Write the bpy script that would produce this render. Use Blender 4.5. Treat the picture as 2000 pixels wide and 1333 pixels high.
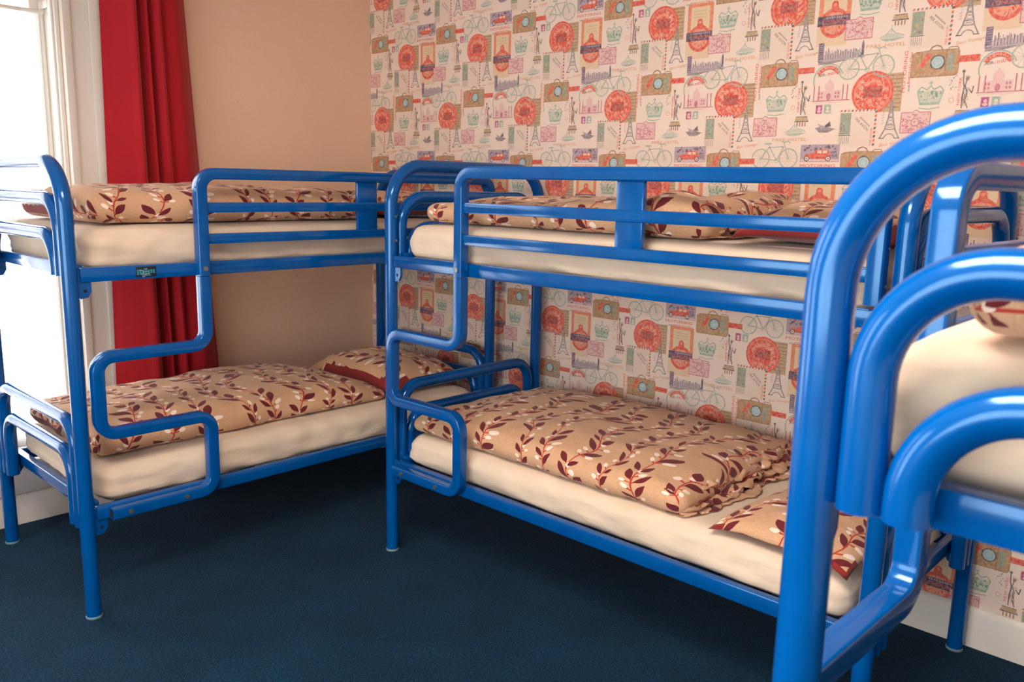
import bpy, bmesh, math, random
from mathutils import Vector, Matrix, noise

for o in list(bpy.data.objects):
    bpy.data.objects.remove(o, do_unlink=True)
scene = bpy.context.scene
col = scene.collection
PI = math.pi

# ------------------------------------------------------------------ camera
CX, CY, CZ = 4.1191, -3.1350, 1.5673
YAW, PITCH, ROLL, FPX = 0.7550, 0.1828, 0.0215, 1656.53
fw = Vector((-math.sin(YAW) * math.cos(PITCH), math.cos(YAW) * math.cos(PITCH), -math.sin(PITCH)))
rt = fw.cross(Vector((0, 0, 1))).normalized()
up = rt.cross(fw)
rt2 = rt * math.cos(ROLL) + up * math.sin(ROLL)
up2 = up * math.cos(ROLL) - rt * math.sin(ROLL)
cam_data = bpy.data.cameras.new('camera')
cam_data.sensor_width = 36.0
cam_data.lens = FPX / 2000.0 * 36.0
cam_data.clip_start = 0.05
cam_data.dof.use_dof = True
cam_data.dof.focus_distance = 3.1
cam_data.dof.aperture_fstop = 7.0
cam = bpy.data.objects.new('camera', cam_data)
M = Matrix((rt2, up2, -fw)).transposed().to_4x4()
M.translation = Vector((CX, CY, CZ))
cam.matrix_world = M
col.objects.link(cam)
scene.camera = cam

# ------------------------------------------------------------------ world, lights, exposure
WORLD_STRENGTH = 7.0
world = bpy.data.worlds.new('overcast_sky')
scene.world = world
world.use_nodes = True
bg = world.node_tree.nodes['Background']
bg.inputs[0].default_value = (1.0, 0.985, 0.97, 1)
bg.inputs[1].default_value = WORLD_STRENGTH

ROOM_X, ROOM_Y, ROOM_H = 5.9, -6.2, 2.85
WIN = [(-2.95, -1.68, 0.30, 2.42), (-5.5, -4.2, 0.30, 2.42)]   # y0,y1,z0,z1 openings of the window wall


def area(name, loc, rot, sx, sy, energy, color, portal=False):
    d = bpy.data.lights.new(name, 'AREA')
    d.shape = 'RECTANGLE'
    d.size, d.size_y = sx, sy
    d.energy = energy
    d.color = color
    if portal:
        d.cycles.is_portal = True
    o = bpy.data.objects.new(name, d)
    o.location = loc
    o.rotation_euler = rot
    col.objects.link(o)
    return o


for k, (y0, y1, z0, z1) in enumerate(WIN):
    area('window_portal', (-0.30, (y0 + y1) / 2, (z0 + z1) / 2), (0, -PI / 2, 0), z1 - z0, y1 - y0, 1, (1, 1, 1), True)
# invented window in the end wall behind the viewer, sized for fill light
FILL_WIN = (1.5, 5.7, 0.6, 2.65)
area('window_portal', ((FILL_WIN[0] + FILL_WIN[1]) / 2, ROOM_Y - 0.25, (FILL_WIN[2] + FILL_WIN[3]) / 2), (PI / 2, 0, 0), FILL_WIN[1] - FILL_WIN[0], FILL_WIN[3] - FILL_WIN[2], 1, (1, 1, 1), True)
# added warm fill light under the ceiling, out of view
area('ceiling_fill', (3.3, -2.9, ROOM_H - 0.12), (0, 0, 0), 0.9, 0.9, 76, (1.0, 0.83, 0.72))

scene.view_settings.view_transform = 'Standard'
scene.view_settings.look = 'None'
scene.view_settings.gamma = 1.0
scene.view_settings.use_curve_mapping = False
scene.view_settings.exposure = 0.14


# ------------------------------------------------------------------ helpers
def lin(r, g, b):
    def f(c):
        c /= 255.0
        return c / 12.92 if c <= 0.04045 else ((c + 0.055) / 1.055) ** 2.4
    return (f(r), f(g), f(b), 1.0)


def new_mat(name):
    m = bpy.data.materials.new(name)
    m.use_nodes = True
    nt = m.node_tree
    return m, nt, nt.nodes['Principled BSDF']


def nd(nt, typ, **kw):
    n = nt.nodes.new(typ)
    for k, v in kw.items():
        setattr(n, k, v)
    return n


def finish(name, verts, faces, mats, parent=None, smooth=True, angle=40, fmat=None, recalc=True):
    me = bpy.data.meshes.new(name)
    me.from_pydata([tuple(v) for v in verts], [], faces)
    for m in (mats if isinstance(mats, (list, tuple)) else [mats]):
        me.materials.append(m)
    if fmat is not None:
        me.polygons.foreach_set('material_index', fmat)
    if recalc:
        b = bmesh.new()
        b.from_mesh(me)
        bmesh.ops.recalc_face_normals(b, faces=b.faces)
        b.to_mesh(me)
        b.free()
    if smooth:
        me.shade_smooth()
        me.set_sharp_from_angle(angle=math.radians(angle))
    me.update()
    o = bpy.data.objects.new(name, me)
    col.objects.link(o)
    if parent is not None:
        o.parent = parent
    return o


def tag(o, label=None, cat=None, group=None, kind=None):
    if label: o['label'] = label
    if cat: o['category'] = cat
    if group: o['group'] = group
    if kind: o['kind'] = kind
    return o


def empty(name, loc, rz=0.0):
    o = bpy.data.objects.new(name, None)
    o.empty_display_size = 0.1
    o.location = loc
    o.rotation_euler = (0, 0, rz)
    col.objects.link(o)
    return o


def copy_tree(o, parent=None):
    c = o.copy()
    col.objects.link(c)
    c.parent = parent
    for ch in list(o.children):
        copy_tree(ch, c)
    return c


class MB:
    """collects pieces of ONE part"""
    def __init__(self):
        self.v, self.f = [], []

    def add(self, v, f):
        n = len(self.v)
        self.v += [Vector(p) for p in v]
        self.f += [tuple(i + n for i in q) for q in f]
        return self

    def box(self, a, b):
        (x0, y0, z0), (x1, y1, z1) = a, b
        return self.add([(x0, y0, z0), (x1, y0, z0), (x1, y1, z0), (x0, y1, z0), (x0, y0, z1), (x1, y0, z1), (x1, y1, z1), (x0, y1, z1)],
                        [(0, 3, 2, 1), (4, 5, 6, 7), (0, 1, 5, 4), (1, 2, 6, 5), (2, 3, 7, 6), (3, 0, 4, 7)])

    def bbox(self, a, b, r=0.004):
        """box with chamfered edges"""
        bm = bmesh.new()
        bmesh.ops.create_cube(bm, size=1)
        c = [(a[i] + b[i]) / 2 for i in range(3)]
        s = [abs(b[i] - a[i]) for i in range(3)]
        for v in bm.verts:
            v.co = Vector((c[0] + v.co.x * s[0], c[1] + v.co.y * s[1], c[2] + v.co.z * s[2]))
        bmesh.ops.bevel(bm, geom=list(bm.edges), offset=r, segments=2, affect='EDGES', profile=0.5)
        bm.verts.index_update()
        self.add([v.co.copy() for v in bm.verts], [tuple(v.index for v in f.verts) for f in bm.faces])
        bm.free()
        return self

    def sweep(self, path, section, binormal, cap=True):
        B = Vector(binormal).normalized()
        P = [Vector(p) for p in path]
        n, m = len(P), len(section)
        vs, fs = [], []
        for i in range(n):
            T = (P[min(i + 1, n - 1)] - P[max(i - 1, 0)]).normalized()
            N = B.cross(T).normalized()
            for sx, sy in section:
                vs.append(P[i] + N * sx + B * sy)
        for i in range(n - 1):
            for j in range(m):
                k = (j + 1) % m
                fs.append((i * m + j, i * m + k, (i + 1) * m + k, (i + 1) * m + j))
        if cap:
            fs.append(tuple(range(m))[::-1])
            fs.append(tuple((n - 1) * m + j for j in range(m)))
        return self.add(vs, fs)

    def lathe(self, prof, c, axis='z', n=20):
        vs, fs = [], []
        for r, h in prof:
            for j in range(n):
                t = 2 * PI * j / n
                p = (r * math.cos(t), r * math.sin(t), h)
                if axis == 'y': p = (p[0], p[2], p[1])
                if axis == 'x': p = (p[2], p[0], p[1])
                vs.append((p[0] + c[0], p[1] + c[1], p[2] + c[2]))
        for i in range(len(prof) - 1):
            for j in range(n):
                k = (j + 1) % n
                fs.append((i * n + j, i * n + k, (i + 1) * n + k, (i + 1) * n + j))
        fs.append(tuple(range(n))[::-1])
        fs.append(tuple((len(prof) - 1) * n + j for j in range(n)))
        return self.add(vs, fs)

    def build(self, name, mats, parent=None, **kw):
        return finish(name, self.v, self.f, mats, parent, **kw)


def circ(r, n=20):
    return [(r * math.cos(2 * PI * i / n), r * math.sin(2 * PI * i / n)) for i in range(n)]


def rsq(w, h, r=0.006, n=3):
    out = []
    for cx, cy, a0 in ((1, 1, 0), (-1, 1, 90), (-1, -1, 180), (1, -1, 270)):
        for i in range(n + 1):
            a = math.radians(a0 + 90 * i / n)
            out.append((cx * (w / 2 - r) + r * math.cos(a), cy * (h / 2 - r) + r * math.sin(a)))
    return out


def fillet(pts, R, n=10):
    P = [Vector(p) for p in pts]
    out = [P[0]]
    for i in range(1, len(P) - 1):
        r = R[i] if isinstance(R, (list, tuple)) else R
        d0 = (P[i - 1] - P[i]).normalized()
        d1 = (P[i + 1] - P[i]).normalized()
        ang = d0.angle(d1)
        t = r / math.tan(ang / 2)
        c = P[i] + (d0 + d1).normalized() * (r / math.sin(ang / 2))
        a = P[i] + d0 * t - c
        b = P[i] + d1 * t - c
        tot = a.angle(b)
        for k in range(n + 1):
            s = k / n
            out.append(c + (a * math.sin((1 - s) * tot) + b * math.sin(s * tot)) / math.sin(tot))
    out.append(P[-1])
    return out


# ------------------------------------------------------------------ materials
def mat_paint(name, c, rough=0.6, bump=0.0, scale=60.0, var=0.04, blotch=2.0):
    m, nt, p = new_mat(name)
    tc = nd(nt, 'ShaderNodeTexCoord')
    n1 = nd(nt, 'ShaderNodeTexNoise')
    n1.inputs['Scale'].default_value = blotch
    n1.inputs['Detail'].default_value = 5
    nt.links.new(tc.outputs['Object'], n1.inputs['Vector'])
    r = nd(nt, 'ShaderNodeValToRGB')
    r.color_ramp.elements[0].color = tuple(max(0, x * (1 - var)) for x in c[:3]) + (1,)
    r.color_ramp.elements[1].color = tuple(min(1, x * (1 + var)) for x in c[:3]) + (1,)
    r.color_ramp.elements[0].position = 0.3
    r.color_ramp.elements[1].position = 0.7
    nt.links.new(n1.outputs['Fac'], r.inputs[0])
    nt.links.new(r.outputs[0], p.inputs['Base Color'])
    p.inputs['Roughness'].default_value = rough
    if bump:
        n2 = nd(nt, 'ShaderNodeTexNoise')
        n2.inputs['Scale'].default_value = scale
        n2.inputs['Detail'].default_value = 4
        nt.links.new(tc.outputs['Object'], n2.inputs['Vector'])
        b = nd(nt, 'ShaderNodeBump')
        b.inputs['Strength'].default_value = bump
        b.inputs['Distance'].default_value = 0.004
        nt.links.new(n2.outputs['Fac'], b.inputs['Height'])
        nt.links.new(b.outputs[0], p.inputs['Normal'])
    return m


M_wall = mat_paint('peach_emulsion', lin(244, 208, 178), 0.7, 0.25, 45, 0.03)
M_paper = mat_paint('cream_wallpaper', lin(246, 226, 210), 0.62, 0.15, 250, 0.02, 6)
M_white = mat_paint('white_gloss_paint', lin(236, 232, 224), 0.4, 0.05, 30, 0.02)
M_ceil = mat_paint('ceiling_white', lin(240, 232, 222), 0.8)
M_farwall = mat_paint('cream_emulsion', lin(228, 204, 182), 0.75)


def mat_carpet():
    m, nt, p = new_mat('blue_carpet')
    tc = nd(nt, 'ShaderNodeTexCoord')
    n1 = nd(nt, 'ShaderNodeTexNoise'); n1.inputs['Scale'].default_value = 130; n1.inputs['Detail'].default_value = 3
    n2 = nd(nt, 'ShaderNodeTexNoise'); n2.inputs['Scale'].default_value = 3.5; n2.inputs['Detail'].default_value = 6
    for n in (n1, n2): nt.links.new(tc.outputs['Object'], n.inputs['Vector'])
    r = nd(nt, 'ShaderNodeValToRGB')
    r.color_ramp.elements[0].color = lin(2, 25, 44); r.color_ramp.elements[0].position = 0.3
    r.color_ramp.elements[1].color = lin(14, 66, 96); r.color_ramp.elements[1].position = 0.72
    nt.links.new(n1.outputs['Fac'], r.inputs[0])
    mx = nd(nt, 'ShaderNodeMix', data_type='RGBA', blend_type='MULTIPLY')
    mx.inputs['Factor'].default_value = 0.55
    r2 = nd(nt, 'ShaderNodeValToRGB')
    r2.color_ramp.elements[0].color = (0.55, 0.55, 0.55, 1); r2.color_ramp.elements[0].position = 0.3
    r2.color_ramp.elements[1].color = (1.2, 1.2, 1.2, 1); r2.color_ramp.elements[1].position = 0.7
    nt.links.new(n2.outputs['Fac'], r2.inputs[0])
    nt.links.new(r.outputs[0], mx.inputs['A']); nt.links.new(r2.outputs[0], mx.inputs['B'])
    nt.links.new(mx.outputs['Result'], p.inputs['Base Color'])
    p.inputs['Roughness'].default_value = 0.95
    p.inputs['Specular IOR Level'].default_value = 0.1
    p.inputs['Sheen Weight'].default_value = 0.04
    b = nd(nt, 'ShaderNodeBump'); b.inputs['Strength'].default_value = 0.8; b.inputs['Distance'].default_value = 0.004
    nt.links.new(n1.outputs['Fac'], b.inputs['Height']); nt.links.new(b.outputs[0], p.inputs['Normal'])
    return m


M_carpet = mat_carpet()


def mat_blue():
    m, nt, p = new_mat('blue_enamel')
    tc = nd(nt, 'ShaderNodeTexCoord')
    n = nd(nt, 'ShaderNodeTexNoise'); n.inputs['Scale'].default_value = 14; n.inputs['Detail'].default_value = 3
    nt.links.new(tc.outputs['Object'], n.inputs['Vector'])
    r = nd(nt, 'ShaderNodeValToRGB')
    r.color_ramp.elements[0].color = lin(0, 77, 150); r.color_ramp.elements[0].position = 0.3
    r.color_ramp.elements[1].color = lin(0, 84, 160); r.color_ramp.elements[1].position = 0.7
    nt.links.new(n.outputs['Fac'], r.inputs[0]); nt.links.new(r.outputs[0], p.inputs['Base Color'])
    p.inputs['Roughness'].default_value = 0.14
    p.inputs['Specular IOR Level'].default_value = 0.85
    p.inputs['Specular Tint'].default_value = (0.42, 0.72, 1.0, 1)
    p.inputs['Coat Weight'].default_value = 0.0
    p.inputs['Coat Roughness'].default_value = 0.08
    b = nd(nt, 'ShaderNodeBump'); b.inputs['Strength'].default_value = 0.015; b.inputs['Distance'].default_value = 0.003
    nt.links.new(n.outputs['Fac'], b.inputs['Height']); nt.links.new(b.outputs[0], p.inputs['Normal'])
    return m


M_blue = mat_blue()


def mat_simple(name, c, rough=0.5, metal=0.0):
    m, nt, p = new_mat(name)
    n = nd(nt, 'ShaderNodeTexNoise'); n.inputs['Scale'].default_value = 40
    tc = nd(nt, 'ShaderNodeTexCoord'); nt.links.new(tc.outputs['Object'], n.inputs['Vector'])
    mx = nd(nt, 'ShaderNodeMix', data_type='RGBA')
    mx.inputs['A'].default_value = c
    mx.inputs['B'].default_value = tuple(x * 0.85 for x in c[:3]) + (1,)
    nt.links.new(n.outputs['Fac'], mx.inputs['Factor'])
    nt.links.new(mx.outputs['Result'], p.inputs['Base Color'])
    p.inputs['Roughness'].default_value = rough
    p.inputs['Metallic'].default_value = metal
    return m


M_steel = mat_simple('zinc_bolt', lin(170, 168, 160), 0.35, 0.9)
M_dark = mat_simple('dark_hole', lin(18, 22, 34), 0.7)
M_cap = mat_simple('clear_plastic_foot', lin(120, 150, 165), 0.4)
M_slat = mat_simple('bare_steel_slat', lin(60, 78, 110), 0.5, 0.3)
M_teal = mat_simple('teal_label_print', lin(20, 140, 150), 0.5)
M_pale = mat_simple('pale_label_print', lin(170, 190, 195), 0.5)
M_stickerw = mat_simple('white_sticker', lin(215, 212, 205), 0.5)


def weave(nt, p, tc_out, scale=900, strength=0.15):
    w = nd(nt, 'ShaderNodeTexNoise'); w.inputs['Scale'].default_value = scale; w.inputs['Detail'].default_value = 2
    nt.links.new(tc_out, w.inputs['Vector'])
    b = nd(nt, 'ShaderNodeBump'); b.inputs['Strength'].default_value = strength; b.inputs['Distance'].default_value = 0.002
    nt.links.new(w.outputs['Fac'], b.inputs['Height'])
    nt.links.new(b.outputs[0], p.inputs['Normal'])


def mat_cloth(name, c, var=0.06, wr=0.25, scale=7):
    m, nt, p = new_mat(name)
    tc = nd(nt, 'ShaderNodeTexCoord')
    n = nd(nt, 'ShaderNodeTexNoise'); n.inputs['Scale'].default_value = scale; n.inputs['Detail'].default_value = 5
    mp = nd(nt, 'ShaderNodeMapping'); mp.inputs['Scale'].default_value = (1.0, 1.0, 2.2)
    nt.links.new(tc.outputs['Object'], mp.inputs[0]); nt.links.new(mp.outputs[0], n.inputs['Vector'])
    r = nd(nt, 'ShaderNodeValToRGB')
    r.color_ramp.elements[0].color = tuple(x * (1 - var) for x in c[:3]) + (1,); r.color_ramp.elements[0].position = 0.3
    r.color_ramp.elements[1].color = tuple(min(1, x * (1 + var)) for x in c[:3]) + (1,); r.color_ramp.elements[1].position = 0.7
    nt.links.new(n.outputs['Fac'], r.inputs[0]); nt.links.new(r.outputs[0], p.inputs['Base Color'])
    p.inputs['Roughness'].default_value = 0.85
    p.inputs['Specular IOR Level'].default_value = 0.15
    p.inputs['Sheen Weight'].default_value = 0.2
    b = nd(nt, 'ShaderNodeBump'); b.inputs['Strength'].default_value = wr; b.inputs['Distance'].default_value = 0.02
    nt.links.new(n.outputs['Fac'], b.inputs['Height']); nt.links.new(b.outputs[0], p.inputs['Normal'])
    return m


M_sheet = mat_cloth('cream_sheet', lin(226, 206, 182))
M_maroon = mat_cloth('maroon_cotton', lin(136, 44, 42), 0.1, 0.15, 12)


def mat_vine():
    """tan cotton printed with red vines, maroon leaves and white buds (drawn from UV in metres)"""
    m, nt, p = new_mat('vine_print_cotton')
    L = nt.links
    uv = nd(nt, 'ShaderNodeUVMap')
    TW, TH = 0.15, 0.42

    def math_(op, a, b=None, c=None):
        n = nd(nt, 'ShaderNodeMath', operation=op)
        for i, x in enumerate((a, b, c)):
            if x is None: continue
            if isinstance(x, (int, float)): n.inputs[i].default_value = x
            else: L.new(x, n.inputs[i])
        return n.outputs[0]
    wob = nd(nt, 'ShaderNodeTexNoise'); wob.inputs['Scale'].default_value = 2.8; wob.inputs['Detail'].default_value = 1
    L.new(uv.outputs[0], wob.inputs['Vector'])
    ws = nd(nt, 'ShaderNodeVectorMath', operation='MULTIPLY_ADD')
    L.new(wob.outputs['Color'], ws.inputs[0]); ws.inputs[1].default_value = (0.33, 0.18, 0); L.new(uv.outputs[0], ws.inputs[2])
    sep = nd(nt, 'ShaderNodeSeparateXYZ'); L.new(ws.outputs[0], sep.inputs[0])
    U, V = sep.outputs[0], sep.outputs[1]
    cidx = math_('FLOOR', math_('DIVIDE', U, TW))
    odd = math_('MODULO', math_('ABSOLUTE', cidx), 2.0)
    x0 = math_('SUBTRACT', math_('SUBTRACT', U, math_('MULTIPLY', cidx, TW)), TW / 2)
    flip = math_('SUBTRACT', 1.0, math_('MULTIPLY', odd, 2.0))
    X = math_('MULTIPLY', x0, flip)
    shift = math_('MULTIPLY', math_('MODULO', math_('MULTIPLY', math_('ABSOLUTE', cidx), 0.37), 1.0), TH)
    Vs = math_('ADD', math_('ADD', V, shift), 40 * TH)
    Y = math_('MODULO', Vs, TH)
    com = nd(nt, 'ShaderNodeCombineXYZ'); L.new(X, com.inputs[0]); L.new(Y, com.inputs[1]); com.inputs[2].default_value = 1.0
    Pv = com.outputs[0]

    def dot(ax, ay, c):
        n = nd(nt, 'ShaderNodeVectorMath', operation='DOT_PRODUCT')
        L.new(Pv, n.inputs[0]); n.inputs[1].default_value = (ax, ay, c)
        return n.outputs['Value']

    def leaf(cx, cy, ang, ln, wd):
        a = math.radians(ang); c, s = math.cos(a), math.sin(a)
        h = ln / 2
        u = dot(c / h, s / h, -(c * cx + s * cy) / h)
        v = dot(-s / (wd / 2), c / (wd / 2), (s * cx - c * cy) / (wd / 2))
        return math_('MULTIPLY_ADD', u, u, math_('ABSOLUTE', v))

    def ell(cx, cy, ang, ln, wd):
        a = math.radians(ang); c, s = math.cos(a), math.sin(a)
        h, w = ln / 2, wd / 2
        u = dot(c / h, s / h, -(c * cx + s * cy) / h)
        v = dot(-s / w, c / w, (s * cx - c * cy) / w)
        return math_('MULTIPLY_ADD', u, u, math_('MULTIPLY', v, v))

    def stem_x(y):
        return 0.016 * math.sin(2 * PI * y / TH)
    leaves, stalks, buds = [], [], []
    spec = [(0.020, 1, 50, .058, .026), (0.075, -1, 124, .062, .030), (0.125, 1, 46, .060, .024), (0.140, -1, 138, .040, .020), (0.190, -1, 132, .060, .026),
            (0.222, 1, 58, .056, .028), (0.282, 1, 44, .062, .024), (0.300, -1, 122, .056, .028), (0.355, -1, 138, .058, .024), (0.345, 1, 52, .046, .022)]
    for y, sd, ang, ln, wd in spec:
        ln *= 1.12; wd *= 1.02; y *= TH / .40
        a = math.radians(ang); d = (math.cos(a), math.sin(a))
        bx = stem_x(y)
        off = 0.008 + ln / 2
        for dy in (0, -TH, TH):
            cx, cy = bx + d[0] * off, y + d[1] * off + dy
            if -0.05 < cy < TH + 0.05:
                leaves.append(leaf(cx, cy, ang, ln, wd))
                stalks.append(leaf(bx + d[0] * 0.012, y + dy + d[1] * 0.012, ang, 0.040, 0.0055))
    for y, sd, ang, r in ((0.055, -1, 150, .030), (0.100, 1, 20, .034), (0.115, 1, 60, .026), (0.170, 1, 40, .032), (0.215, -1, 160, .030), (0.225, 1, 15, .034), (0.262, -1, 140, .032),
                          (0.300, -1, 165, .034), (0.335, 1, 35, .030), (0.350, 1, 70, .026), (0.015, -1, 130, .03), (0.02, 1, 10, .033)):
        a = math.radians(ang)
        cx, cy = stem_x(y) + math.cos(a) * r, y + math.sin(a) * r
        buds.append(ell(cx, cy, ang, 0.026, 0.018))
        stalks.append(leaf(stem_x(y) + math.cos(a) * r * .45, y + math.sin(a) * r * .45, ang, r * 1.1, 0.006))

    def minall(lst):
        r = lst[0]
        for x in lst[1:]: r = math_('MINIMUM', r, x)
        return r
    sx = math_('MULTIPLY', math_('SINE', math_('MULTIPLY', Y, 2 * PI / TH)), 0.016)
    stem = math_('DIVIDE', math_('ABSOLUTE', math_('SUBTRACT', X, sx)), 0.0026)
    stemall = math_('MINIMUM', stem, minall(stalks))
    f_leaf = math_('LESS_THAN', minall(leaves), 1.0)
    f_bud = math_('LESS_THAN', minall(buds), 1.0)
    f_stem = math_('LESS_THAN', stemall, 1.0)
    # tan ground with faint weave streaks
    n = nd(nt, 'ShaderNodeTexNoise'); n.inputs['Scale'].default_value = 60; n.inputs['Detail'].default_value = 4
    mp = nd(nt, 'ShaderNodeMapping'); mp.inputs['Scale'].default_value = (1, 6, 1)
    L.new(uv.outputs[0], mp.inputs[0]); L.new(mp.outputs[0], n.inputs['Vector'])
    r = nd(nt, 'ShaderNodeValToRGB')
    r.color_ramp.elements[0].color = lin(200, 156, 120); r.color_ramp.elements[0].position = 0.3
    r.color_ramp.elements[1].color = lin(216, 174, 138); r.color_ramp.elements[1].position = 0.7
    L.new(n.outputs['Fac'], r.inputs[0])

    def mix(f, a, c):
        mx = nd(nt, 'ShaderNodeMix', data_type='RGBA')
        L.new(f, mx.inputs['Factor']); L.new(a, mx.inputs['A']); mx.inputs['B'].default_value = c
        return mx.outputs['Result']
    c = mix(f_stem, r.outputs[0], lin(182, 62, 50))
    c = mix(f_bud, c, lin(246, 226, 210))
    c = mix(f_leaf, c, lin(108, 36, 42))
    L.new(c, p.inputs['Base Color'])
    p.inputs['Roughness'].default_value = 0.85
    p.inputs['Specular IOR Level'].default_value = 0.15
    p.inputs['Sheen Weight'].default_value = 0.15
    nb = nd(nt, 'ShaderNodeTexNoise'); nb.inputs['Scale'].default_value = 22; nb.inputs['Detail'].default_value = 5
    L.new(uv.outputs[0], nb.inputs['Vector'])
    b = nd(nt, 'ShaderNodeBump'); b.inputs['Strength'].default_value = 0.3; b.inputs['Distance'].default_value = 0.01
    L.new(nb.outputs['Fac'], b.inputs['Height']); L.new(b.outputs[0], p.inputs['Normal'])
    return m


M_vine = mat_vine()


def mat_curtain():
    m, nt, p = new_mat('red_curtain_cloth')
    out = nt.nodes['Material Output']
    p.inputs['Base Color'].default_value = lin(205, 38, 52)
    p.inputs['Roughness'].default_value = 0.7
    p.inputs['Sheen Weight'].default_value = 0.25
    p.inputs['Specular IOR Level'].default_value = 0.2
    tr = nd(nt, 'ShaderNodeBsdfTranslucent'); tr.inputs[0].default_value = lin(215, 45, 55)
    mx = nd(nt, 'ShaderNodeMixShader'); mx.inputs[0].default_value = 0.3
    nt.links.new(p.outputs[0], mx.inputs[1]); nt.links.new(tr.outputs[0], mx.inputs[2])
    nt.links.new(mx.outputs[0], out.inputs[0])
    tc = nd(nt, 'ShaderNodeTexCoord'); weave(nt, p, tc.outputs['Object'], 700, 0.1)
    return m


M_curtain = mat_curtain()


def mat_sheer():
    m, nt, p = new_mat('white_net')
    out = nt.nodes['Material Output']
    nt.nodes.remove(p)
    t = nd(nt, 'ShaderNodeBsdfTransparent')
    tl = nd(nt, 'ShaderNodeBsdfTranslucent'); tl.inputs[0].default_value = (0.95, 0.95, 0.95, 1)
    n = nd(nt, 'ShaderNodeTexNoise'); n.inputs['Scale'].default_value = 500
    tc = nd(nt, 'ShaderNodeTexCoord'); nt.links.new(tc.outputs['Object'], n.inputs['Vector'])
    mr = nd(nt, 'ShaderNodeMapRange'); mr.inputs['To Min'].default_value = 0.5; mr.inputs['To Max'].default_value = 0.7
    nt.links.new(n.outputs['Fac'], mr.inputs['Value'])
    mx = nd(nt, 'ShaderNodeMixShader')
    nt.links.new(mr.outputs[0], mx.inputs[0]); nt.links.new(t.outputs[0], mx.inputs[1]); nt.links.new(tl.outputs[0], mx.inputs[2])
    nt.links.new(mx.outputs[0], out.inputs[0])
    return m


M_sheer = mat_sheer()


def mat_glass():
    m, nt, p = new_mat('window_glass')
    out = nt.nodes['Material Output']
    nt.nodes.remove(p)
    t = nd(nt, 'ShaderNodeBsdfTransparent')
    g = nd(nt, 'ShaderNodeBsdfGlossy'); g.inputs['Roughness'].default_value = 0.02
    lw = nd(nt, 'ShaderNodeFresnel'); lw.inputs[0].default_value = 1.45
    mx = nd(nt, 'ShaderNodeMixShader')
    nt.links.new(lw.outputs[0], mx.inputs[0]); nt.links.new(t.outputs[0], mx.inputs[1]); nt.links.new(g.outputs[0], mx.inputs[2])
    nt.links.new(mx.outputs[0], out.inputs[0])
    return m


M_glass = mat_glass()


def mat_print():
    m, nt, p = new_mat('wallpaper_ink')
    a = nd(nt, 'ShaderNodeVertexColor'); a.layer_name = 'ink'
    tc = nd(nt, 'ShaderNodeTexCoord')
    n = nd(nt, 'ShaderNodeTexNoise'); n.inputs['Scale'].default_value = 90; n.inputs['Detail'].default_value = 4
    nt.links.new(tc.outputs['Object'], n.inputs['Vector'])
    mr = nd(nt, 'ShaderNodeMapRange'); mr.inputs['From Min'].default_value = 0.35; mr.inputs['From Max'].default_value = 0.7
    mr.inputs['To Min'].default_value = 0.0; mr.inputs['To Max'].default_value = 0.3
    nt.links.new(n.outputs['Fac'], mr.inputs['Value'])
    mx = nd(nt, 'ShaderNodeMix', data_type='RGBA')
    nt.links.new(mr.outputs[0], mx.inputs['Factor']); nt.links.new(a.outputs[0], mx.inputs['A']); mx.inputs['B'].default_value = lin(246, 226, 210)
    nt.links.new(mx.outputs['Result'], p.inputs['Base Color'])
    p.inputs['Roughness'].default_value = 0.62
    return m


M_print = mat_print()

# ------------------------------------------------------------------ the room
fl = MB().box((-0.35, ROOM_Y - 0.2, -0.15), (ROOM_X + 0.2, 0.2, 0)).build('floor', M_carpet, smooth=False)
tag(fl, 'dark blue short-pile carpet covering the dormitory floor', 'floor', kind='structure')
ce = MB().box((-0.35, ROOM_Y - 0.2, ROOM_H), (ROOM_X + 0.2, 0.2, ROOM_H + 0.15)).build('ceiling', M_ceil, smooth=False)
tag(ce, 'plain white ceiling above the bunks', 'ceiling', kind='structure')
wb = MB().box((0, 0, 0), (ROOM_X + 0.2, 0.2, ROOM_H)).build('wall_back', M_paper, smooth=False)
tag(wb, 'wall papered with a vintage travel print behind the bunks', 'wall', kind='structure')
wr = MB().box((ROOM_X, ROOM_Y, 0), (ROOM_X + 0.2, 0, ROOM_H)).build('wall_right', M_farwall, smooth=False)
tag(wr, 'plain cream wall on the far right side', 'wall', kind='structure')
m = MB()
m.box((-0.3, ROOM_Y - 0.2, 0), (FILL_WIN[0], ROOM_Y, ROOM_H)).box((FILL_WIN[1], ROOM_Y - 0.2, 0), (ROOM_X + 0.2, ROOM_Y, ROOM_H))
m.box((FILL_WIN[0], ROOM_Y - 0.2, 0), (FILL_WIN[1], ROOM_Y, FILL_WIN[2])).box((FILL_WIN[0], ROOM_Y - 0.2, FILL_WIN[3]), (FILL_WIN[1], ROOM_Y, ROOM_H))
wf = m.build('wall_front', M_farwall, smooth=False)
tag(wf, 'plain cream wall behind the viewer', 'wall', kind='structure')
# window wall with two tall openings
m = MB()
ys = [ROOM_Y, WIN[1][0], WIN[1][1], WIN[0][0], WIN[0][1], 0.2]
for i in (0, 2, 4):
    m.box((-0.3, ys[i], 0), (0, ys[i + 1], ROOM_H))
for y0, y1, z0, z1 in WIN:
    m.box((-0.3, y0, 0), (0, y1, z0))
    m.box((-0.3, y0, z1), (0, y1, ROOM_H))
wl = m.build('wall_left', M_wall, smooth=False)
tag(wl, 'peach painted wall with the tall window', 'wall', kind='structure')

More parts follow.
